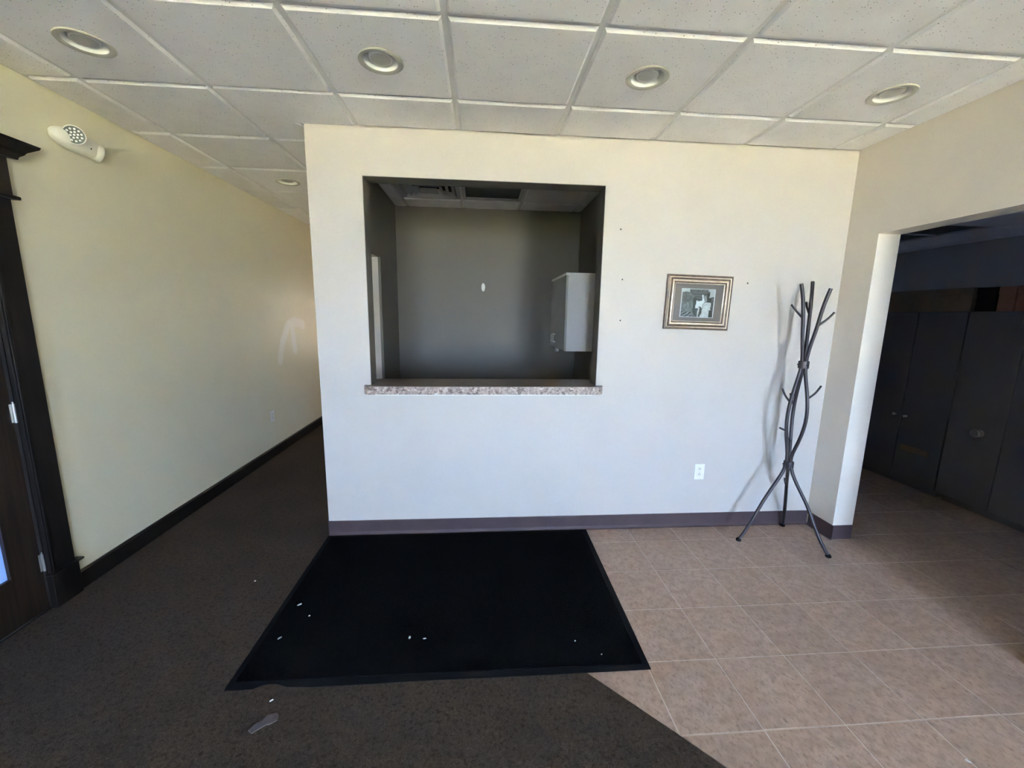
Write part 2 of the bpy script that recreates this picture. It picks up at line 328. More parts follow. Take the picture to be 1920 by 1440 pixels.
# ------------------------------------------------------------------ walls
DY0, DY1, DZ = 1.17, 2.095, 2.06                              # door opening in the left wall
wl = MB(); wl.box(XL - .12, XL, YF - .15, DY0, 0, TOP).box(XL - .12, XL, DY1, YE + .15, 0, TOP).box(XL - .12, XL, DY0, DY1, DZ, TOP)
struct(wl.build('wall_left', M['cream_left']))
OX0, OX1, OZ0, OZ1 = -0.728, 0.800, 1.020, 2.3775             # reception hatch
wc = MB(); YM = YW + TH * 0.5
def hatch_wall(y0, y1, x0, x1):
    return MB().box(x0, OX0, y0, y1, 0, TOP).box(OX1, x1, y0, y1, 0, TOP).box(OX0, OX1, y0, y1, 0, OZ0).box(OX0, OX1, y0, y1, OZ1, TOP)
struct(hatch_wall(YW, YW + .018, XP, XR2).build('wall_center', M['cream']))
struct(hatch_wall(YW + .018, YW + TH, XP + .016, XR2).build('wall_center_back', M['dark_paint']))
# dark painted lining of the hatch
ln = MB(); ln.box(OX0, OX0 + .003, YW + .0005, YW + TH, OZ0, OZ1).box(OX1 - .003, OX1, YW + .0005, YW + TH, OZ0, OZ1).box(OX0, OX1, YW + .0005, YW + TH, OZ1 - .003, OZ1)
struct(ln.build('trim_1', M['dark_paint']))
# wall between corridor and office: cream on the corridor side, dark inside, with a doorway
HD0, HD1, HDZ = 3.05, 3.965, 2.055
def pierced(x0, x1, ya, yb): return MB().box(x0, x1, ya, HD0, 0, TOP).box(x0, x1, HD1, yb, 0, TOP).box(x0, x1, HD0, HD1, HDZ, TOP)
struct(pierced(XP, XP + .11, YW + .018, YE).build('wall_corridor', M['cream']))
struct(pierced(XP + .11, XO0, YW + TH, YB).build('wall_office_left', M['dark_paint']))
struct(B(XO0 - .02, XO1 + .12, YB, YB + .12, 0, TOP).build('wall_office_back', M['dark_paint']))
struct(B(XO1, XO1 + .12, YW + TH, YB, 0, TOP).build('wall_office_right', M['dark_paint']))
# right wall with the cased opening to the dark room
RY0, RY1, RZ = 1.45, 2.508, 2.0897
wr = MB(); wr.box(XR, XR2, YF - .15, RY0, 0, TOP).box(XR, XR2, RY1, YW, 0, TOP).box(XR, XR2, RY0, RY1, RZ, TOP)
struct(wr.build('wall_right', M['cream_right']))
# the dark room
struct(B(XD, XD + .12, YFD - .15, YD + .15, 0, TOP).build('wall_far', M['night_paint']))
struct(B(XR2, XD, YD, YD + .15, 0, TOP).build('wall_far_back', M['night_paint']))
struct(B(XR2 - .12, XR2, YW + TH, YD, 0, TOP).build('wall_far_left', M['night_paint']))
struct(B(XR2, XR2 + .02, YFD, RY0 - .02, 0, TOP).build('wall_far_near', M['night_paint']))
# corridor end with a small glazed opening, and the front wall with the shop window and side light
CW = (-1.80, -1.15, 0.85, 2.0)
we = MB(); we.box(XL, CW[0], YE, YE + .15, 0, TOP).box(CW[1], XP + .2, YE, YE + .15, 0, TOP).box(CW[0], CW[1], YE, YE + .15, 0, CW[2]).box(CW[0], CW[1], YE, YE + .15, CW[3], TOP)
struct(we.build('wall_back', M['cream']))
WINS = [(-1.10, -0.35, 0.85, 2.40, YF, 'glass'), (1.42, 2.47, 0.40, 2.45, YF, 'glass'), (4.7, 6.5, 0.4, 2.4, YFD, 'added_far_pane')]  # third window is an unseen one, added to brighten the dark room
def front(ws, xa, xb, y):
    mb = MB(); xs = xa
    for (a, b_, z0, z1, yy, g_) in ws:
        mb.box(xs, a, y - .15, y, 0, TOP).box(a, b_, y - .15, y, 0, z0).box(a, b_, y - .15, y, z1, TOP); xs = b_
    return mb.box(xs, xb, y - .15, y, 0, TOP)
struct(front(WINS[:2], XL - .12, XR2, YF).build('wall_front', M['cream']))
struct(front(WINS[2:], XR2, XD + .12, YFD).build('wall_far_front', M['night_paint']))
for i, (a, b_, z0, z1, yy, g_) in enumerate(WINS):
    w = holder('window_%d' % (i + 1)); fr = MB(); ym = yy - .10
    for (p, q_, r, s_) in ((a, a + .045, z0, z1), (b_ - .045, b_, z0, z1), (a, b_, z0, z0 + .05), (a, b_, z1 - .05, z1)): fr.box(p, q_, ym, ym + .06, r, s_)
    fr.build('window_frame', M['alu'], w)
    B(a + .04, b_ - .04, ym + .028, ym + .033, z0 + .045, z1 - .045).build('pane', M[g_], w)
w = holder('window_4'); fr = MB()
for (p, q_, r, s_) in ((CW[0], CW[0] + .04, CW[2], CW[3]), (CW[1] - .04, CW[1], CW[2], CW[3]), (CW[0], CW[1], CW[2], CW[2] + .04), (CW[0], CW[1], CW[3] - .04, CW[3])): fr.box(p, q_, YE + .03, YE + .08, r, s_)
fr.build('window_frame', M['alu'], w); B(CW[0] + .03, CW[1] - .03, YE + .05, YE + .054, CW[2] + .03, CW[3] - .03).build('pane', M['dimmed_pane'], w)  # pane tint added only to dim the light this window lets in

# ------------------------------------------------------------------ baseboards
def cove(x0, x1, y, hh=0.1065):
    """vinyl cove base facing -y, with a rounded toe"""
    pr = [(0, hh), (-.0035, hh - .001), (-.0045, hh - .006), (-.0045, .024), (-.007, .012), (-.012, .0045), (-.020, .0015), (0, .0015)]
    mb = MB(); n = len(pr); mb.add([(x0, y + a, z) for a, z in pr] + [(x1, y + a, z) for a, z in pr],
        [(i, (i + 1) % n, n + (i + 1) % n, n + i) for i in range(n)] + [tuple(range(n)), tuple(range(2 * n - 1, n - 1, -1))]); return mb
struct(cove(XP, XR, YW).build('baseboard_center', M['vinyl'], smooth=False))
pr = [(0, .1065), (-.0035, .1055), (-.0045, .1), (-.0045, .024), (-.007, .012), (-.012, .0045), (-.016, .0015), (0, .0015)]
br = MB(); n = len(pr); br.add([(XR + a, RY1 - .012, z) for a, z in pr] + [(XR + a, YW - .02, z) for a, z in pr], [(i, (i + 1) % n, n + (i + 1) % n, n + i) for i in range(n)] + [tuple(range(n)), tuple(range(2 * n - 1, n - 1, -1))])
br.box(XR - .0045, XR2, RY1 - .0045, RY1, .0015, .1065)
br.box(XR - .0045, XR, YF, RY0, .0015, .1065)
struct(br.build('baseboard_right', M['vinyl']))
bl = MB(); prw = [(0, .108), (.010, .108), (.016, .098), (.018, .0), (0, .0)]
bl.add([(XL + a, 2.214, z) for a, z in prw] + [(XL + a, YE, z) for a, z in prw], [(i, (i + 1) % 5, 5 + (i + 1) % 5, 5 + i) for i in range(5)] + [tuple(range(5)), tuple(range(9, 4, -1))])
struct(bl.build('baseboard_left', M['dark_wood']))
struct(B(XP - .016, XP, YW + .02, HD0 - .01, 0, .105).build('baseboard_corridor', M['dark_wood']))

# ------------------------------------------------------------------ suspended ceilings: base, grid, tiles one by one
DROP = 0.012; GAP = 0.0245
def ceiling(name, z, xs_, ys_, regions, skip, x0, x1, y0, y1, holes=()):
    base = struct(B(x0, x1, y0, y1, z + .20, z + .24).build(name, M['plain']))
    g = MB()
    for x in xs_: g.box(x - .012, x + .012, y0, y1, z, z + .03)
    for y in ys_: g.box(x0, x1, y - .012, y + .012, z, z + .0302)
    g.build('grid', M['grid_metal'], base)
    return base
xg = [GX0 + k * S for k in range(0, 8)]
yg = [GY0 + k * S for k in range(-11, 9)]
ceil_ = struct(B(XL, XR, YF, YE, H + .30, H + .33).build('ceiling', M['plain']))
g = MB()
for x in xg:
    ye = YE if x < XP else YW
    g.box(x - .012, x + .012, YF, ye, H, H + .03)
for y in yg: g.box(XL, XR if y < YW else XP, y - .012, y + .012, H + .0003, H + .0302)
g.build('grid', M['grid_metal'], ceil_)
wa = MB()                                                      # wall angle round the edge
wa.box(XL, XL + .018, YF, YE, H - .001, H + .02).box(XR - .018, XR, YF, YW, H - .001, H + .02).box(XP, XR, YW - .018, YW, H - .001, H + .02).box(XP - .018, XP, YW, YE, H - .001, H + .02)
wa.build('wall_angle', M['grid_metal'], ceil_)
LIGHTS = [(GX0 + .5 * S, GY0 - .5 * S), (GX0 + 2.5 * S, GY0 - .5 * S), (GX0 + 4.5 * S, GY0 - .5 * S), (2.022, GY0 - .48 * S), (GX0 + .5 * S, GY0 + 2.5 * S)]
HOLE = 0.080
def tile_mesh(w, d, hole=None):
    """lay-in tile with a stepped edge hanging below the grid; centred, bottom at z = -DROP"""
    mb = MB(); a, e = w / 2, d / 2
    ring = [(-a, -e), (a, -e), (a, e), (-a, e)]
    c = 0.011 if min(w, d) > .06 else .004
    def rect(k): return [(-a + k, -e + k), (a - k, -e + k), (a - k, e - k), (-a + k, e - k)]
    lo = rect(c)
    vs = [(x, y, .004) for x, y in rect(0)] + [(x, y, -.0015) for x, y in rect(0)] + [(x, y, -DROP) for x, y in lo]
    fs = [(i, (i + 1) % 4, 4 + (i + 1) % 4, 4 + i) for i in range(4)] + [(4 + i, 4 + (i + 1) % 4, 8 + (i + 1) % 4, 8 + i) for i in range(4)]
    if hole is None: fs.append((8, 9, 10, 11))
    else:
        hx, hy, r = hole; n = 32; o = len(vs)
        circ = [(hx + r * math.cos(2 * math.pi * (i + .5) / n), hy + r * math.sin(2 * math.pi * (i + .5) / n)) for i in range(n)]
        sq = []
        for i in range(n):                                     # matching points on the square outline
            dx, dy = circ[i][0] - hx, circ[i][1] - hy
            tx = ((a - c - hx) / dx if dx > 0 else (-a + c - hx) / dx) if abs(dx) > 1e-9 else 1e9
            ty = ((e - c - hy) / dy if dy > 0 else (-e + c - hy) / dy) if abs(dy) > 1e-9 else 1e9
            k = min(tx, ty); sq.append((hx + dx * k, hy + dy * k))
        for i in range(n):                                     # snap the nearest outline points to the corners
            pass
        for q_ in lo:
            j = min(range(n), key=lambda i: (sq[i][0] - q_[0]) ** 2 + (sq[i][1] - q_[1]) ** 2); sq[j] = q_
        vs += [(x, y, -DROP) for x, y in circ] + [(x, y, -DROP) for x, y in sq] + [(x, y, .012) for x, y in circ]
        for i in range(n):
            j = (i + 1) % n; fs.append((o + i, o + j, o + n + j, o + n + i)); fs.append((o + i, o + j, o + 2 * n + j, o + 2 * n + i))
    return mb.add(vs, fs).mesh('ceiling_tile', M['ceiling_tile'])
full_me = tile_mesh(S - GAP, S - GAP)
xe = [XL + .012 - .0123] + xg + [XR]; yee = [y for y in yg if y > 0.4]
def lay(base, z, x0, x1, y0, y1, edge=(0, 0, 0, 0), full=None):
    """one tile in the bay x0..x1, y0..y1; bay sides on a wall keep a smaller gap"""
    h = GAP / 2; q = [h if not e else .016 for e in edge]
    w, d = x1 - x0 - q[0] - q[1], y1 - y0 - q[2] - q[3]
    if w < .02 or d < .02: return
    cx, cy = (x0 + q[0] + x1 - q[1]) / 2, (y0 + q[2] + y1 - q[3]) / 2
    hole = next(((lx - cx, ly - cy, HOLE) for lx, ly in LIGHTS if z == H and x0 < lx < x1 and y0 < ly < y1), None)
    if hole is None and not any(edge) and abs(w - (S - GAP)) < 1e-6 and abs(d - (S - GAP)) < 1e-6: me = full_me
    else: me = tile_mesh(w, d, hole)
    link_mesh('ceiling_tile', me, base, (cx, cy, z))
ys_main = [y for y in yg if -2.0 < y < YW] + [YW]
for j in range(len(ys_main) - 1):
    y0, y1 = ys_main[j], ys_main[j + 1]; last = y1 == YW
    bx = [XL] + xg + [XR]
    for i in range(len(bx) - 1):
        x0, x1 = bx[i], bx[i + 1]
        if last and x1 <= GX0 + 2 * S + .01: continue          # corridor mouth handled below
        lay(ceil_, H, x0, x1, y0, y1, (i == 0, i == len(bx) - 2, 0, last))
ys_hall = [GY0 + k * S for k in range(0, 9)]
for j in range(len(ys_hall) - 1):
    y0, y1 = ys_hall[j], min(ys_hall[j + 1], YE)
    lay(ceil_, H, XL, GX0, y0, y1, (1, 0, 0, 0)); lay(ceil_, H, GX0, GX0 + S, y0, y1)
    if j > 0: lay(ceil_, H, GX0 + S, XP, y0, y1, (0, 1, 0, 0))
# the notched tile round the corner of the partition
x0, x1, y0, y1 = GX0 + S + GAP / 2, GX0 + 2 * S - GAP / 2, GY0 + GAP / 2, GY0 + S - GAP / 2
nm = MB(); nm.prism([(x0, y0), (x1, y0), (x1, YW - .010), (XP - .045, YW - .010), (XP - .010, YW + .055), (XP - .010, y1), (x0, y1)], H - DROP, H + .004)
nm.build('ceiling_tile', M['ceiling_tile'], ceil_)
# office ceiling
co = struct(B(XO0, XO1, YW + TH, YB, HO + .25, HO + .28).build('ceiling_office', M['plain']))
oxg = [-.7875, -.192, .4165, 1.021]; oyg = [YB - .322 - k * S for k in range(0, 3)]
g = MB()
for x in oxg: g.box(x - .012, x + .012, YW + TH, YB, HO, HO + .03)
for y in oyg: g.box(XO0, XO1, y - .012, y + .012, HO + .0003, HO + .0302)
g.box(XO0, XO0 + .018, YW + TH, YB, HO - .001, HO + .02).box(XO1 - .018, XO1, YW + TH, YB, HO - .001, HO + .02).box(XO0, XO1, YB - .018, YB, HO - .001, HO + .02)
g.build('grid', M['grid_metal'], co)
bx = [XO0] + oxg + [XO1]; by = [YW + TH] + oyg[::-1] + [YB]
for i in range(5):
    for j in range(len(by) - 1):
        if by[j + 1] - by[j] < .05: continue
        if j == len(by) - 3 and i in (1, 2) or (j == len(by) - 2 and False): pass
        if abs(by[j + 1] - oyg[0]) < 1e-6 and i in (1, 2): continue   # bays taken by the air diffuser and the dark lens
        lay(co, HO, bx[i], bx[i + 1], by[j], by[j + 1], (i == 0, i == 4, j == 0, j == len(by) - 2))
# ceiling of the dark room
cr = struct(B(XR2, XD, YFD, YD, H + .25, H + .28).build('ceiling_far', M['plain']))
fx = [XR2 + .30 + k * S for k in range(0, 7)]; fy = [0.9 + k * S for k in range(0, 10)]
g = MB()
for x in fx: g.box(x - .012, x + .012, YFD, YD, H, H + .03)
for y in fy: g.box(XR2, XD, y - .012, y + .012, H + .0003, H + .0302)
g.build('grid', M['grid_metal'], cr)
bx = [XR2] + fx + [XD]; by = fy + [YD]
TROF = (4, 5)
for i in range(len(bx) - 1):
    for j in range(len(by) - 1):
        if i == 5 and j in (6, 7): continue                    # the unlit light fitting
        lay(cr, H, bx[i], bx[i + 1], by[j], by[j + 1], (i == 0, i == len(bx) - 2, 0, j == len(by) - 2))
# ------------------------------------------------------------------ recessed down lights
def downlight(loc, label):
    t = thing('recessed_downlight', label, 'ceiling light', loc, group='recessed round ceiling lights')
    return t
ring_me = MB().lathe([(.0800, .002), (.0985, -.0005), (.0985, -.003), (.0955, -.006), (.0875, -.0055), (.0775, -.0045), (.0735, -.0025)], 48).mesh('trim_ring', M['trim_white'], True)
baf_me = MB().lathe([(.0745, -.0030), (.0720, .0005), (.0700, .008), (.0675, .020), (.0650, .034), (.0640, .055)], 48).mesh('baffle', M['baffle'], True)
can_me = MB().lathe([(.0660, .052), (.0790, .060), (.0790, .150), (.001, .152)], 32).mesh('housing', M['black'], True)
face_me = MB().lathe([(.0005, .0085), (.020, .009), (.036, .0105), (.0425, .0125)], 40).mesh('lamp_face', M['lamp_glass'], True)
bulb_me = MB().lathe([(.0420, .0120), (.0455, .0115), (.0480, .0150), (.0480, .026), (.044, .042), (.030, .085), (.016, .12), (.014, .15)], 40).mesh('lamp_bulb', M['lamp_rim'], True)
LLAB = ['round recessed ceiling light nearest the left wall, above the emergency light',
        'round recessed ceiling light in the tile just left of the hatch centre, second from left',
        'round recessed ceiling light above and left of the framed picture, third from left',
        'round recessed ceiling light beside the right wall above the wide opening',
        'small far recessed ceiling light down the corridor beside the partition']
for (x, y), lb in zip(LIGHTS, LLAB):
    t = downlight((x, y, H - DROP), lb)
    link_mesh('trim_ring', ring_me, t); link_mesh('baffle', baf_me, t); link_mesh('housing', can_me, t)
    bo = link_mesh('lamp_bulb', bulb_me, t, (0, 0, -.0050)); bo.scale = (1.06, 1.06, 1); link_mesh('lamp_face', face_me, bo)

# ------------------------------------------------------------------ reception counter in the hatch
def arc(cx, cy, r, a0, a1, n=8): return [(cx + r * math.cos(math.radians(a0 + (a1 - a0) * i / n)), cy + r * math.sin(math.radians(a0 + (a1 - a0) * i / n))) for i in range(n + 1)]
CX0, CX1, CY0, CY1, CZ0, CZ1 = -0.768, 0.843, 2.672, 3.012, 1.0205, 1.0745
poly = arc(CX0 + .055, CY0 + .055, .055, 180, 270) + arc(CX1 - .055, CY0 + .055, .055, 270, 360) + [(CX1, YW - .001), (OX1 - .0035, YW - .001), (OX1 - .0035, YW + TH + .001), (CX1, YW + TH + .001)] + \
    arc(CX1 - .09, CY1 - .09, .09, 0, 90) + arc(CX0 + .09, CY1 - .09, .09, 90, 180) + [(CX0, YW + TH + .001), (OX0 + .0035, YW + TH + .001), (OX0 + .0035, YW - .001), (CX0, YW - .001)]
t = thing('reception_counter', 'speckled granite-look counter shelf with rounded ends in the hatch', 'counter', (0.036, 2.80, CZ0))
def rel(o, t): o.location = -t.location; return o
rel(MB().prism(poly, CZ0, CZ1 - .002).build('counter_slab', M['laminate'], t), t)
pin = [(0.0375 + (x - .0375) * .998, 2.84 + (y - 2.84) * .99) for x, y in poly]
rel(MB().prism(pin, CZ1 - .003, CZ1).build('counter_top', mat('brown_laminate_top', (0.185, 0.132, 0.104), 0.33, 0.5, vary=[(35, (0.12, 0.085, 0.068), 0.42, 0.66), (90, (0.23, 0.17, 0.14), 0.6, 0.75)]), t), t)  # top surface in a darker brown than the slab edge
rel(B(OX0 + .03, OX1 - .03, CY0 + .035, YW - .0005, CZ0 - .012, CZ0 - .0002).build('cleat', M['plaster'], t), t)
p = MB().prism([(-.304, CY0 - .002), (-.282, CY0 - .002), (-.280, CY0 + .0015), (-.306, CY0 + .0015)], CZ0 - .0005, CZ0 + .010).build('laminate_chip', M['crumb'], t); rel(p, t); p['label'] = 'white chip in the laminate edge'

# ------------------------------------------------------------------ framed picture
PW, PH = .459, .364
t = thing('framed_picture', 'small framed black-and-white photograph in a bronze and gilt frame on the wall', 'picture', (1.4775, YW - .0005, 1.650), (0, math.radians(1.1), 0))
def moulding(prof, w, h):
    """mitred frame from a profile of (inset, height off the wall); wall is y = 0, facing -y"""
    mb = MB(); vs = []; fs = []; n = len(prof)
    for (sx, sz) in ((-1, -1), (1, -1), (1, 1), (-1, 1)):
        for (i, d) in prof: vs.append((sx * (w / 2 - i), -d, sz * (h / 2 - i)))
    for k in range(4):
        for i in range(n - 1): a, b_ = k * n + i, ((k + 1) % 4) * n + i; fs.append((a, b_, b_ + 1, a + 1))
    return mb.add(vs, fs)
moulding([(0, .0), (0, .017), (.003, .020), (.010, .021), (.013, .019), (.013, .0)], PW, PH).build('outer_moulding', M['bronze'], t)
moulding([(.013, .018), (.0135, .0225), (.0165, .0245), (.0195, .0235), (.0205, .019)], PW, PH).build('gilt_bead', M['gilt'], t, True)
moulding([(.0203, .019), (.023, .0165), (.029, .016), (.033, .019)], PW, PH).build('cove_moulding', M['bronze'], t, True)
moulding([(.033, .019), (.0345, .0235), (.0385, .0255), (.043, .0245), (.0455, .0205)], PW, PH).build('gilt_bead', M['gilt'], t, True)
moulding([(.0455, .0205), (.049, .016), (.0535, .0145)], PW, PH).build('inner_moulding', M['bronze'], t, True)
moulding([(.0535, .0145), (.0550, .0155), (.0575, .0145), (.0580, .008)], PW, PH).build('gilt_bead', M['gilt'], t, True)
B(-PW / 2 + .056, PW / 2 - .056, -.0085, -.003, -PH / 2 + .056, PH / 2 - .056).build('mat_board', M['mat_board'], t)
B(-PW / 2 + .056, PW / 2 - .056, -.0125, -.0115, -PH / 2 + .056, PH / 2 - .056).build('pane', M['glass'], t)
# the print: greyscale tones held per face of a flat sheet
GW, GH = 70, 56; pw, ph = .240, .192; ox, oz = -.002, -.003
rr = random.Random(3)
def blob(u, v, cx, cy, rx, ry): return max(0.0, 1 - ((u - cx) / rx) ** 2 - ((v - cy) / ry) ** 2)
coarse = [[rr.random() for _ in range(40)] for _ in range(40)]
def vn(u, v, k):
    x, y = u * k, v * k; i, j = int(x) % 39, int(y) % 39; fx_, fy_ = x - int(x), y - int(y)
    a = coarse[j][i] * (1 - fx_) + coarse[j][i + 1] * fx_; b_ = coarse[j + 1][i] * (1 - fx_) + coarse[j + 1][i + 1] * fx_
    return a * (1 - fy_) + b_ * fy_
def tone(u, v):
    """u to the right, v downwards, 0..1"""
    u, v = u + .035 * (vn(u, v, 17) - .5) + .05 * (vn(v, u, 7) - .5), v + .04 * (vn(v, u, 15) - .5)
    u = max(0, min(.999, u)); v = max(0, min(.999, v))
    g = .30 + .22 * (vn(u, v, 23) - .5) + .14 * (vn(u, v, 11) - .5)
    if v < .12 and u < .26: g = .80 + .2 * (vn(u, v, 30) - .5)                       # sky between the trees
    if u > .80 and v < .32 - (u - .80) * .3: g = .78
    if .40 < u < .84 and .10 < v < .42: g = .14 + .22 * abs(math.sin((v + .25 * (u - .6) ** 2) * 34))   # hat brims / dark crown
    if v > .45 and u < .42: g = .42 + .3 * (vn(u * 1.6, v * .5, 25) - .5)             # crowd and street
    if v > .80 and u < .34: g = .62 if (u * 7 + v * 9) % 1 < .35 else .22
    if .37 < u < .46 and .30 < v < .92: g = .08                                       # dark coat
    if .46 < u < .64 and .66 < v < .98: g = .20 + .15 * (vn(u, v, 18) - .5)
    if .46 < u < .65 and .42 < v < .65 + .03 * math.sin(u * 30): g = .97              # bright placard
    if .615 < u < .67 and .20 < v < .62: g = .95                                      # upright white strip
    if .67 < u < .77 and .25 < v < .44: g = .58
    if .52 < u < .56 and .62 < v < 1: g = .88
    if v > .46 and .62 + .14 * (1 - v) < u < .88 - .06 * (1 - v) + .02: g = .84 + .22 * (vn(u, v, 35) - .5)   # pale dress
    if .84 < u < .97 and .74 < v: g = .10
    if .76 < u < .90 and .14 < v < .46 and g < .6: g = .09
    return max(.02, min(1, g))
pv = []; pf = []; cols = []
for j in range(GH + 1):
    for i in range(GW + 1): pv.append((ox - pw / 2 + pw * i / GW, -.0093, oz + ph / 2 - ph * j / GH))
for j in range(GH):
    for i in range(GW):
        a = j * (GW + 1) + i; pf.append((a, a + 1, a + GW + 2, a + GW + 1))
        e = i in (0, 1, GW - 2, GW - 1) or j in (0, GH - 1)
        cols.append(.92 if e else tone((i + .5) / GW, (j + .5) / GH))
me = bpy.data.meshes.new('photograph'); me.from_pydata(pv, [], pf); me.update()
at = me.color_attributes.new('print', 'FLOAT_COLOR', 'CORNER'); k = 0
for pol in me.polygons:
    g_ = cols[pol.index] ** 2.0
    for _ in pol.loop_indices: at.data[k].color = (g_, g_ * .985, g_ * 1.02, 1); k += 1
pm = bpy.data.materials.new('printed_photograph'); pm.use_nodes = True; b_ = pm.node_tree.nodes['Principled BSDF']; b_.inputs['Roughness'].default_value = .4
an = pm.node_tree.nodes.new('ShaderNodeVertexColor'); an.layer_name = 'print'; pm.node_tree.links.new(an.outputs[0], b_.inputs['Base Color']); me.materials.append(pm)
link_mesh('photograph', me, t)

# ------------------------------------------------------------------ power outlets
def outlet(loc, rotz, label):
    t = thing('power_outlet', label, 'outlet', loc, (0, 0, rotz), 'wall power outlets')
    B(-.038, .038, -.006, 0, -.060, .060, b=.004).build('cover_plate', M['white_plastic'], t)
    for s in (-1, 1):
        zc = s * .0205; pts = []
        for i in range(24):
            a = 2 * math.pi * i / 24; x = .0170 * math.cos(a); z = .0170 * math.sin(a); pts.append((x, max(-.0135, min(.0135, z))))
        fm = MB(); n = 24; fm.add([(x, -.0058, zc + z) for x, z in pts] + [(x, -.0082, zc + z) for x, z in pts], [(i, (i + 1) % n, n + (i + 1) % n, n + i) for i in range(n)] + [tuple(range(2 * n - 1, n - 1, -1))])
        f = fm.build('socket', M['ivory_plastic'], t)
        sm = MB().box(-.0075, -.0050, -.0086, -.0080, zc - .0055, zc + .0020).box(.0050, .0072, -.0086, -.0080, zc - .0045, zc + .0020)
        sm.lathe([(.0005, 0), (.0030, 0)], 14, (0, -.0085, zc + .0075), Vector((0, -1, 0)))
        sm.build('slots', M['black'], f)
    MB().lathe([(.0034, 0), (.0030, .0012), (.0005, .0014)], 14, (0, -.006, 0), Vector((0, -1, 0))).build('screw', M['steel'], t)
outlet((1.607, YW - .0003, .4325), math.radians(0), 'white duplex power outlet low on the pale partition left of the coat rack')
outlet((XL + .0003, 4.421, .443), math.radians(90), 'white power outlet low on the long corridor wall')

# ------------------------------------------------------------------ nail holes left in the wall
for x, z, r, lb in ((0.914, 2.113, .006, 'uppermost of the three small nail holes right of the hatch'), (0.944, 1.794, .0055, 'middle of the three small nail holes right of the hatch'), (0.946, 1.523, .0055, 'lowest of the three small nail holes right of the hatch'), (1.825, 1.788, .006, 'small dark nail in the wall between picture and coat rack')):
    o = MB().lathe([(.0005, .0026), (r * .55, .0022), (r, .0004), (r, 0)], 14, (0, 0, 0), Vector((0, -1, 0))).build('wall_nail', mat('nail_grey_%d' % int(x * 1000 + z * 10), (.10, .09, .085), .6), None, True, (x, YW + .0002, z))
    tag(o, lb, 'nail', 'nail holes in the partition wall')

# ------------------------------------------------------------------ emergency light
t = thing('emergency_light', 'cream two-headed emergency light high on the left wall', 'emergency light', (XL, 2.585, 2.436))
bm_ = MB(); ns, nr = 26, 28; vs = []; fs = []
for i in range(ns + 1):
    u = -1 + 2 * i / ns; uu = max(-1, min(1, u)); k = (1 - abs(uu) ** 2.6) ** .5 if abs(uu) < 1 else 0
    k = max(k, .02)
    for j in range(nr):
        a = 2 * math.pi * j / nr; cx_, cz_ = math.cos(a), math.sin(a)
        x = .030 + .046 * k * math.copysign(abs(cx_) ** .8, cx_); z = .052 * k * math.copysign(abs(cz_) ** .8, cz_) - .004 * uu
        vs.append((max(x, .0), .150 * uu, z))
for i in range(ns):
    for j in range(nr): q_ = (j + 1) % nr; fs.append((i * nr + j, i * nr + q_, (i + 1) * nr + q_, (i + 1) * nr + j))
fs += [tuple(range(nr - 1, -1, -1)), tuple(range(ns * nr, (ns + 1) * nr))]
bm_.add(vs, fs).build('body', M['ivory_plastic'], t, True)
def head(c, ax):
    ax = Vector(ax).normalized()
    h_ = MB().lathe([(.030, -.050), (.042, -.034), (.0465, -.012), (.0465, .001), (.0445, .0040), (.0415, .0035)], 36, c, ax).build('lamp_head', M['ivory_plastic'], t, True)
    MB().lathe([(.0417, .0033), (.036, .0022), (.0005, .0018)], 36, c, ax).build('lens', M['led_lens'], h_, True)
    Rm = ax.to_track_quat('Z', 'Y').to_matrix(); lm = MB()
    for (rad, n) in ((0, 1), (.0145, 6), (.029, 11)):
        for i in range(n):
            a = 2 * math.pi * i / n + .3; cc = Vector(c) + Rm @ Vector((rad * math.cos(a), rad * math.sin(a), .0022))
            lm.lathe([(.0052, 0), (.0046, .002), (.0005, .0026)], 10, cc, ax)
    lm.build('led_cluster', M['led'], h_, True)
head((.083, -.078, .014), (.64, -.72, -.24)); head((.046, .106, -.016), (.42, .86, -.20))
MB().lathe([(.0036, 0), (.0036, .002), (.0005, .0026)], 12, (.0755, .02, -.018), Vector((1, 0, -.2))).build('test_button', M['black'], t)

# ------------------------------------------------------------------ panelled door with glass and dark stained casing
dr = holder('door_1'); x0 = XL - .055; x1 = XL - .012
B(x0, x1, 1.950, DY1 - .020, .008, 2.045).build('stile', M['door_wood'], dr)
B(x0, x1, DY0 + .02, 1.300, .008, 2.045).build('stile', M['door_wood'], dr)
rb = B(x0, x1, 1.300, 1.950, .008, .248); rb.build('bottom_rail', M['door_wood'], dr)
B(x0, x1, 1.300, 1.950, 1.90, 2.045).build('top_rail', M['door_wood'], dr)
mo = MB(); mo.box(x1 - .012, x1 + .004, 1.300, 1.314, .248, 1.90).box(x1 - .012, x1 + .004, 1.936, 1.950, .248, 1.90).box(x1 - .012, x1 + .004, 1.314, 1.936, .248, .262).box(x1 - .012, x1 + .004, 1.314, 1.936, 1.886, 1.90)
mo.build('glazing_bead', M['door_wood'], dr)
B(x1 - .024, x1 - .018, 1.302, 1.948, .250, 1.898).build('pane', M['frosted'], dr)
jm = MB(); jm.box(XL - .119, XL + .002, DY1 - .018, DY1, 0, DZ).box(XL - .119, XL + .002, DY0, DY0 + .018, 0, DZ).box(XL - .119, XL + .002, DY0, DY1, DZ - .014, DZ)
jm.build('jamb', M['dark_wood'], dr)
B(XL - .119, XL - .002, DY0 + .0185, DY1 - .0185, .0002, .0065).build('threshold', M['dark_wood'], dr)
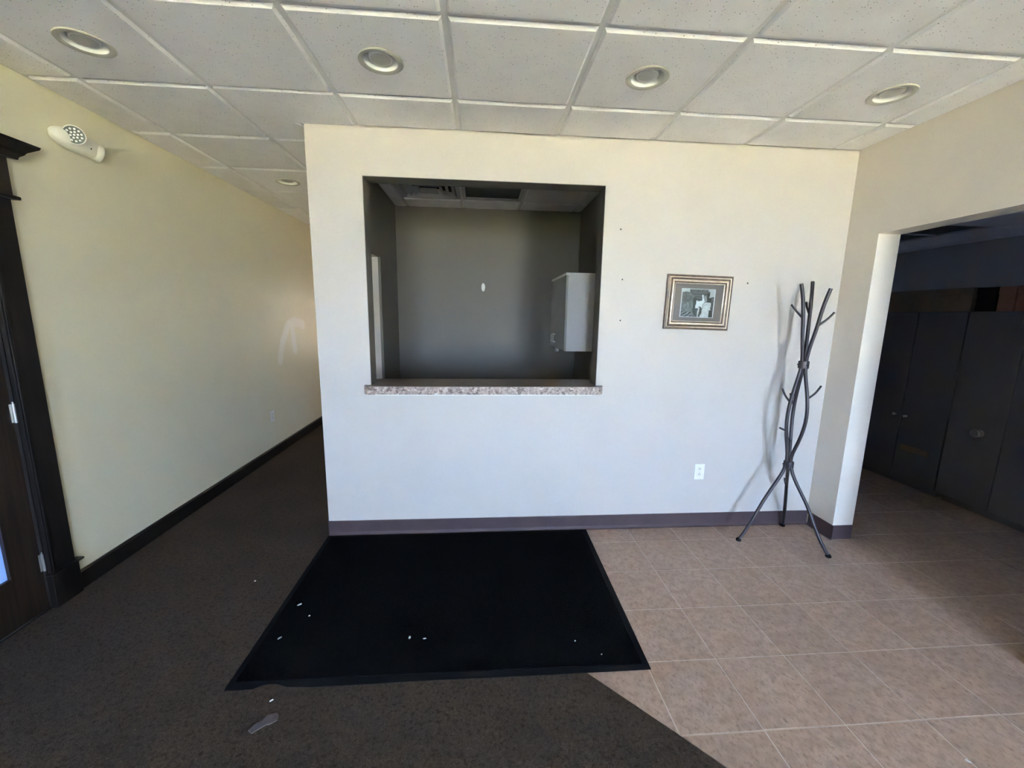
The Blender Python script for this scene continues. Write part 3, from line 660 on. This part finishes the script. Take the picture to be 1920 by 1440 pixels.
for s, (a, b_) in enumerate(((2.082, 2.205), (1.060, 1.183))):
    cs = MB(); cs.box(XL, XL + .022, a, b_, .196, 2.05, b=.003).box(XL, XL + .026, a + (.008 if s == 0 else .103), a + (.020 if s == 0 else .115), .196, 2.05, b=.003)
    cs.build('casing', M['dark_wood'], dr)
    pb = MB(); pb.box(XL, XL + .032, a - .010, b_ + .008, 0, .184, b=.003).box(XL, XL + .042, a - .016, b_ + .030, .184, .196, b=.004)
    pb.build('plinth_block', M['dark_wood'], dr)
hd = MB(); hd.box(XL, XL + .026, 1.050, 2.214, 2.066, 2.245, b=.003).box(XL, XL + .038, 1.036, 2.236, 2.05, 2.066, b=.004)
hd.build('head_casing', M['dark_wood'], dr)
cor = [(0, 2.236), (.036, 2.236), (.040, 2.250), (.052, 2.262), (.058, 2.274), (.074, 2.288), (.088, 2.300), (.092, 2.312), (0, 2.312)]
def cornice(ext):
    mb = MB(); vs = []; n = len(cor)
    for d, z in cor: vs.append((XL + d, 1.050 - d * ext, z))
    for d, z in cor: vs.append((XL + d, 2.214 + d * ext, z))
    return mb.add(vs, [(i, (i + 1) % n, n + (i + 1) % n, n + i) for i in range(n)] + [tuple(range(n)), tuple(range(2 * n - 1, n - 1, -1))])
cornice(1.05).build('cornice', M['dark_wood'], dr)
for z in (.26, 1.045, 1.83):
    hm = MB().lathe([(.0062, -.047), (.0062, .047)], 14, (XL - .004, 2.0785, z), None, True, True).box(XL - .012, XL - .0095, 2.066, 2.0765, z - .045, z + .045)
    hm.lathe([(.0005, .058), (.004, .055), (.0045, .050), (.003, .047)], 12, (XL - .004, 2.0785, z)); hm.build('hinge', M['steel'], dr, True)
lk = MB().lathe([(.026, 0), (.026, .006), (.010, .010), (.010, .035), (.024, .045), (.028, .058), (.020, .070), (.0005, .073)], 24, (x1, 1.235, .95), Vector((1, 0, 0))).build('door_handle', M['steel'], dr, True)

# ------------------------------------------------------------------ entrance mat and the crumbs on the floor
t = thing('entrance_mat', 'large black entrance mat with rubber edge lying in front of the hatch', 'mat', (-.14, 2.125, 0))
mx0, mx1, my0, my1 = -1.052, 0.762, 1.519, 2.7135
out = [(mx0 + .002, my0 + .006), (-1.0, my0 + .003), (-.935, my0 + .005), (-.905, my0 + .021), (-.88, my0 + .026), (-.845, my0 + .022), (-.80, my0 + .006), (-.70, my0 - .001), (-.2, my0 + .002), (.3, my0 - .001), (mx1 - .003, my0), (mx1 + .012, my1), (mx0 - .006, my1)]
rel(MB().prism(out, .0030, .0062).build('rubber_edge', M['rubber'], t), t)
rel(MB().prism([(mx0 + .026, my0 + .040), (mx1 - .032, my0 + .028), (mx1 - .020, my1 - .026), (mx0 + .022, my1 - .026)], .0060, .0100, .002).build('pile_field', M['mat_pile'], t), t)
def scrap(name, x, y, z, size, seed, m, label, cat, group, ang=0.0, asp=.55, th=.004):
    r = random.Random(seed); n = 9; pts = []
    for i in range(n): a = 2 * math.pi * i / n; k = size * (.75 + .4 * r.random()); pts.append((k * math.cos(a), k * asp * math.sin(a)))
    c_, s_ = math.cos(ang), math.sin(ang); pts = [(px * c_ - py * s_, px * s_ + py * c_) for px, py in pts]
    o = MB().prism(pts, 0, th, th * .35).build(name, m, None, False, (x, y, z)); return tag(o, label, cat, group)
CR = 'white crumbs on the floor'
scrap('crumb', -.337, 1.757, .0098, .0095, 1, M['crumb'], 'white crumb near the middle of the black mat, the larger of a pair', 'crumb', CR, 1.2, .6)
scrap('crumb', -.265, 1.746, .0098, .0075, 2, M['crumb'], 'thin white crumb near the middle of the black mat, right of a larger crumb', 'crumb', CR, 0.1, .3)
scrap('crumb', -.957, 2.017, .0098, .0130, 3, M['crumb'], 'white flake at the left edge of the black mat, farthest back', 'crumb', CR, .7, .4)
scrap('crumb', -.873, 1.931, .0098, .0060, 4, M['crumb'], 'tiny white speck on the black mat just right of the left-edge flake', 'crumb', CR, .7, .6)
scrap('crumb', -.952, 1.789, .0098, .0100, 5, M['crumb'], 'white flake at the left edge of the black mat, nearest the front corner', 'crumb', CR, .9, .4)
scrap('crumb', .455, 1.690, .0098, .0050, 6, M['crumb'], 'tiny white speck near the right end of the black mat', 'crumb', CR, .4, .6)
scrap('crumb', .560, 1.605, .0098, .0045, 8, M['crumb'], 'tiny white speck by the front right corner of the black mat', 'crumb', CR, .4, .6)
scrap('crumb', 1.739, 1.080, .0012, .0100, 7, M['crumb'], 'white crumb on the ceramic floor tiles in the near right corner', 'crumb', CR, -.8, .45)
scrap('crumb', -.835, 1.468, .0034, .0080, 9, M['crumb'], 'white flake on the brown carpet just before the mat', 'crumb', CR, .7, .35)
scrap('crumb', -1.300, 2.240, .0034, .0050, 10, M['crumb'], 'tiny pale speck on the brown carpet left of the mat', 'crumb', CR, .7, .6)
o = MB()
pp = [(-.048, -.030), (-.030, -.042), (.006, -.012), (.020, -.010), (.040, .004), (.036, .026), (.022, .036), (-.006, .030), (-.018, .008), (-.036, -.006)]
o.prism(pp, 0, .0035, .0012)
tag(o.build('paper_scrap', M['paper'], None, False, (-.812, 1.378, .0034)), 'pinkish torn paper scrap lying on the brown carpet', 'paper scrap')

# ------------------------------------------------------------------ coat rack
ROD_A= [[1.8195, 2.521, 0.0073], [1.835, 2.521, 0.0273], [1.8883, 2.521, 0.1111], [1.9355, 2.521, 0.2226], [1.964, 2.521, 0.2976], [2.005, 2.521, 0.3758], [2.0619, 2.521, 0.4493], [2.0911, 2.521, 0.5227], [2.1127, 2.521, 0.5649], [2.1038, 2.521, 0.6304], [2.0884, 2.521, 0.701], [2.0747, 2.521, 0.7597], [2.0671, 2.521, 0.816], [2.0631, 2.521, 0.8682], [2.0627, 2.521, 0.8993], [2.0651, 2.521, 0.9716], [2.073, 2.521, 1.0246], [2.0891, 2.521, 1.099], [2.1041, 2.521, 1.1721], [2.1166, 2.521, 1.2247], [2.1214, 2.521, 1.2567], [2.1142, 2.521, 1.3202], [2.1027, 2.521, 1.3874], [2.0911, 2.521, 1.4561], [2.0862, 2.521, 1.542], [2.0804, 2.521, 1.6212], [2.0637, 2.521, 1.6993], [2.0408, 2.521, 1.7735]]
ROD_B= [[2.2871, 2.702, 0.0121], [2.2875, 2.6955, 0.0353], [2.2621, 2.6649, 0.142], [2.2106, 2.6199, 0.2947], [2.1644, 2.5733, 0.4454], [2.1318, 2.5385, 0.5542], [2.1434, 2.5511, 0.5999], [2.1546, 2.5678, 0.6521], [2.1625, 2.5861, 0.7198], [2.1705, 2.5998, 0.7929], [2.1706, 2.6064, 0.8643], [2.1729, 2.607, 0.8947], [2.1706, 2.6048, 0.9524], [2.1661, 2.5956, 1.0271], [2.1655, 2.5826, 1.0918], [2.1608, 2.5653, 1.1587], [2.1448, 2.537, 1.2513], [2.1545, 2.5463, 1.311], [2.1652, 2.561, 1.4057], [2.1715, 2.5737, 1.4878], [2.1816, 2.5866, 1.5705], [2.1916, 2.6002, 1.6581], [2.1981, 2.6119, 1.7331], [2.2009, 2.622, 1.7981]]
ROD_C= [[2.2968, 2.298, 0.0101], [2.2856, 2.3093, 0.038], [2.2528, 2.3305, 0.0916], [2.229, 2.3617, 0.1705], [2.2229, 2.3905, 0.2438], [2.2077, 2.4192, 0.3182], [2.1719, 2.4447, 0.3854], [2.1354, 2.473, 0.4606], [2.1235, 2.4992, 0.5308], [2.1196, 2.513, 0.5679], [2.1112, 2.4999, 0.6187], [2.111, 2.4915, 0.6521], [2.117, 2.4824, 0.689], [2.1294, 2.4712, 0.7389], [2.1351, 2.4603, 0.7962], [2.1398, 2.4519, 0.8589], [2.1412, 2.4486, 0.9051], [2.139, 2.4482, 0.9521], [2.1352, 2.4537, 1.0224], [2.133, 2.4616, 1.0707], [2.129, 2.4759, 1.132], [2.1243, 2.4938, 1.1937], [2.132, 2.513, 1.2542], [2.1346, 2.5063, 1.3008], [2.1311, 2.4964, 1.3694], [2.1438, 2.4874, 1.4308], [2.1511, 2.4795, 1.4839], [2.1511, 2.4704, 1.5436], [2.1522, 2.4615, 1.6018], [2.1565, 2.4494, 1.6795], [2.1738, 2.4397, 1.7413]]
HOOKS = {'A': [[[2.0751, 2.525, 1.5657], [2.0333, 2.525, 1.6025], [1.9952, 2.525, 1.6407]], [[2.0675, 2.525, 1.0047], [2.0338, 2.525, 1.0438], [2.0068, 2.525, 1.0909]], [[2.0681, 2.525, 0.8036], [2.0438, 2.525, 0.8131], [2.0234, 2.525, 0.8226]]], 'B': [[[2.1773, 2.595, 1.5967], [2.1862, 2.625, 1.6306], [2.2028, 2.655, 1.6634]], [[2.159, 2.595, 0.9678], [2.1627, 2.625, 1.0012], [2.1742, 2.655, 1.0332]], [[2.1543, 2.575, 0.7156], [2.1611, 2.605, 0.7236], [2.172, 2.635, 0.728]], [[2.1659, 2.57, 0.3829], [2.1772, 2.6, 0.3979], [2.1944, 2.63, 0.4133]]], 'C': [[[2.1627, 2.475, 1.5167], [2.1951, 2.455, 1.5545], [2.2172, 2.435, 1.5964]], [[2.1457, 2.465, 1.0361], [2.1746, 2.445, 1.0775], [2.19, 2.425, 1.1286]]]}
t = thing('coat_rack', 'black metal tree-shaped coat rack with three curved rods in the corner', 'coat rack', (2.12, 2.525, 0))
def smooth(P, n=2):
    P = [Vector(p) for p in P]
    for _ in range(n): P = [P[0]] + [(P[i - 1] + P[i] * 2 + P[i + 1]) / 4 for i in range(1, len(P) - 1)] + [P[-1]]
    return P
for key, rod in (('A', ROD_A), ('B', ROD_B), ('C', ROD_C)):
    P = smooth(rod); P[0].z = .009; 
    r_ = rel(MB().tube(P, .0108, 14, 4).build('rod', M['black_iron'], t, True), t)
    f0 = Vector((P[0].x, P[0].y, 0)); dv = (P[1] - P[0]); dv.z = 0
    fo = MB().lathe([(.0005, .0012), (.015, .0012), (.0175, .005), (.0165, .013), (.0125, .020), (.006, .023), (.0005, .0235)], 20, f0).build('foot_cap', M['rubber'], r_, True)
    for hk in HOOKS[key]:
        d0 = (Vector(hk[0]) - Vector(hk[1])).normalized() * .010
        MB().tube([Vector(hk[0]) + d0] + hk, lambda u: .0070 - .0008 * u, 10, 5).build('hook', M['black_iron'], r_, True)
for (c, lab) in (((2.120, 2.5225, .560), None), ((2.1325, 2.5235, 1.2535), None)):
    co_ = MB().lathe([(.0250, -.0255), (.0300, -.0240), (.0312, -.018), (.0312, .018), (.0300, .0240), (.0250, .0255)], 6 * 5, (0, 0, 0), None, True, True).build('collar', M['black_iron'], t, True)
    co_.location = Vector(c) - t.location
    for a in (0, 120, 240):
        MB().lathe([(.005, 0), (.005, .003), (.003, .0045), (.0005, .0047)], 10, (.0307 * math.cos(math.radians(a - 95)), .0307 * math.sin(math.radians(a - 95)), 0), Vector((math.cos(math.radians(a - 95)), math.sin(math.radians(a - 95)), 0))).build('bolt', M['black_iron'], co_, True)

# ------------------------------------------------------------------ office: wall cabinet, diffuser, dark lens, wall patch
t = thing('wall_cabinet', 'white two-door wall cabinet hung in the grey office behind the hatch', 'cabinet', (XO1, 4.30, 1.208))
cx0, cy0, cy1, cz0, cz1 = .828, 3.912, YB - .012, 1.208, 1.952
def trel(mb, name, m, par=None): o = mb.build(name, m, par or t); o.location = -t.location if par is None else Vector((0, 0, 0)); return o
trel(B(cx0, XO1 - .0005, cy0, cy1, cz0, cz1 - .022), 'carcass', M['cabinet'])
trel(B(cx0 - .024, XO1 - .0005, cy0 - .006, cy1, cz1 - .022, cz1, b=.002), 'top_panel', M['cabinet'])
for (a, b_, hy) in ((cy0 + .002, 4.455, 4.405), (4.461, cy1 - .002, 4.525)):
    d_ = trel(B(cx0 - .020, cx0 - .002, a, b_, cz0 + .002, cz1 - .026, b=.0015), 'cabinet_door', M['cabinet_door'])
    MB().tube([(cx0 - .019, hy, 1.268), (cx0 - .040, hy, 1.275), (cx0 - .043, hy, 1.310), (cx0 - .040, hy, 1.345), (cx0 - .019, hy, 1.352)], .0058, 10, 4).build('handle', M['white_plastic'], d_, True)
trel(B(cx0 - .005, cx0 + .030, 4.42, 4.50, cz0 - .045, cz0 - .0003, b=.003), 'bracket', M['cabinet'])

def square_rings(c, spec, n=4):
    """concentric louvre cones: spec = [(half_outer, z_outer, half_inner, z_inner, thickness)]"""
    mb = MB(); cx, cy, cz = c
    for (ho, zo, hi, zi) in spec:
        vs = []
        for h_, z in ((ho, zo), (hi, zi)):
            for sx, sy in ((-1, -1), (1, -1), (1, 1), (-1, 1)): vs.append((cx + sx * h_, cy + sy * h_, cz + z))
        for h_, z in ((ho - .002, zo + .003), (hi - .002, zi + .003)):
            for sx, sy in ((-1, -1), (1, -1), (1, 1), (-1, 1)): vs.append((cx + sx * h_, cy + sy * h_, cz + z))
        fs = [(i, (i + 1) % 4, 4 + (i + 1) % 4, 4 + i) for i in range(4)] + [(8 + i, 8 + (i + 1) % 4, 12 + (i + 1) % 4, 12 + i) for i in range(4)]
        fs += [(i, (i + 1) % 4, 8 + (i + 1) % 4, 8 + i) for i in range(4)]
        mb.add(vs, fs)
    return mb
dcx, dcy = (oxg[0] + oxg[1]) / 2, oyg[0] - S / 2
t = thing('air_diffuser', 'square louvred air vent in the office ceiling seen through the hatch', 'vent', (dcx, dcy, HO))
fr = MB(); h0, h1 = .285, .250
for (a, b_, c_, d_) in ((-h0, h0, -h0, -h1), (-h0, h0, h1, h0), (-h0, -h1, -h1, h1), (h1, h0, -h1, h1)): fr.box(a, b_, c_, d_, -.006, .004)
fr.build('frame', M['diffuser'], t)
for (ho, zo, hi, zi) in ((.245, -.012, .205, .035), (.190, -.016, .150, .030), (.135, -.018, .095, .026)): square_rings((0, 0, 0), [(ho, zo, hi, zi)]).build('louvre', M['diffuser'], t)
B(-.085, .085, -.085, .085, -.018, -.012, b=.003).build('centre_plate', M['diffuser'], t)
B(-.27, .27, -.27, .27, .075, .08).build('plenum', M['black'], t)
lcx = (oxg[1] + oxg[2]) / 2
t = thing('ceiling_light_panel', 'dark unlit square light panel beside the office ceiling vent', 'light panel', (lcx, dcy, HO))
fr = MB()
for (a, b_, c_, d_) in ((-.288, .288, -.288, -.262), (-.288, .288, .262, .288), (-.288, -.262, -.262, .262), (.262, .288, -.262, .262)): fr.box(a, b_, c_, d_, -.004, .022)
fr.build('frame', M['diffuser'], t); B(-.262, .262, -.262, .262, .014, .020).build('lens', M['grey_lens'], t)
o = MB().lathe([(.0005, .004), (.55, .0035), (.9, .0022), (1, 0)], 26, (0, 0, 0), Vector((0, -1, 0)))
o.v = [(x * .021, y, z * .046) for x, y, z in o.v]
tag(o.build('wall_patch', M['plaster'], None, True, (.027, YB - .0002, 1.853)), 'small white oval filler patch on the dark office back wall', 'wall patch')

# ------------------------------------------------------------------ the dark room: black cabinets and boxes on top, unlit fitting
KX = 4.0
def tall_cabinet(y0, y1, knob, plate, label):
    t = thing('storage_cabinet', label, 'cabinet', (KX + .25, (y0 + y1) / 2, 0), group='black storage cabinets in the dark room')
    trel2 = lambda mb, n, m, par=None, sm=False: (lambda o: (setattr(o, 'location', -t.location if par is None else Vector((0, 0, 0))), o)[1])(mb.build(n, m, par or t, sm))
    trel2(B(KX + .021, KX + .52, y0, y1, .06, 1.635, b=.004), 'carcass', M['black_case'])
    trel2(B(KX + .06, KX + .50, y0 + .02, y1 - .02, .0012, .06), 'plinth', M['black_case'])
    ym = (y0 + y1) / 2
    for k, (a, b_) in enumerate(((y0 + .003, ym - .002), (ym + .002, y1 - .003))):
        d_ = trel2(B(KX, KX + .020, a, b_, .07, 1.628, b=.003), 'cabinet_door', M['black_case'])
        yk = (ym - .05) if k == 0 else (ym + .05)
        if knob is not None and k == 1: yk = knob
        if knob is None or k == 1:
            MB().lathe([(.030, 0), (.030, .004), (.014, .010), (.014, .022), (.031, .030), (.036, .044), (.030, .056), (.0005, .060)] if knob is not None else [(.010, 0), (.010, .02), (.013, .026), (.0005, .03)], 20, (KX, yk, .668), Vector((-1, 0, 0))).build('knob', M['steel'], d_, True)
        if plate and k == 0: B(KX - .002, KX + .0005, y0 + .09, y0 + .34, .345, .400).build('label_plate', M['card_tan'], d_)
    return t
tall_cabinet(2.335, 3.095, 2.862, False, 'black cabinet with round silver knob in the dark right-hand room')
tall_cabinet(3.100, 3.870, None, True, 'black cabinet nearest the opening jamb in the dark right-hand room')
def carton(y0, y1, z1, m, label, name='carton', dx=.05):
    t = thing(name, label, 'box', (KX + dx + .15, (y0 + y1) / 2, 1.6355), group='boxes on the black cabinets')
    w = (y1 - y0) / 2; h_ = z1 - 1.6355
    B(-.15, .15, -w, w, 0, h_ * .72, b=.002).build('carton_body', m, t); B(-.154, .154, -w - .003, w + .003, h_ * .70, h_, b=.003).build('carton_lid', m, t)
carton(3.135, 3.850, 1.832, M['card_tan'], 'long brown box on top of the black cabinets in the dark room')
carton(2.975, 3.105, 1.826, M['card_black'], 'narrow black box between brown and reddish boxes in the dark room')
carton(2.858, 2.962, 1.824, M['card_red'], 'reddish box beside the black box on the dark room cabinets')
carton(2.560, 2.848, 1.826, M['card_red'], 'reddish box at the right picture edge on the dark room cabinets')
t = thing('ceiling_light_fitting', 'long dark unlit light fitting in the ceiling of the dark room', 'ceiling light', ((fx[4] + fx[5]) / 2, fy[6] + S, H))
fr = MB(); w, d = .288, .593
for (a, b_, c_, d_) in ((-w, w, -d, -d + .025), (-w, w, d - .025, d), (-w, -w + .025, -d, d), (w - .025, w, -d, d)): fr.box(a, b_, c_, d_, -.003, .03)
fr.build('frame', M['diffuser'], t); B(-w + .02, w - .02, -d + .02, d - .02, .014, .020).build('lens', M['grey_lens'], t)
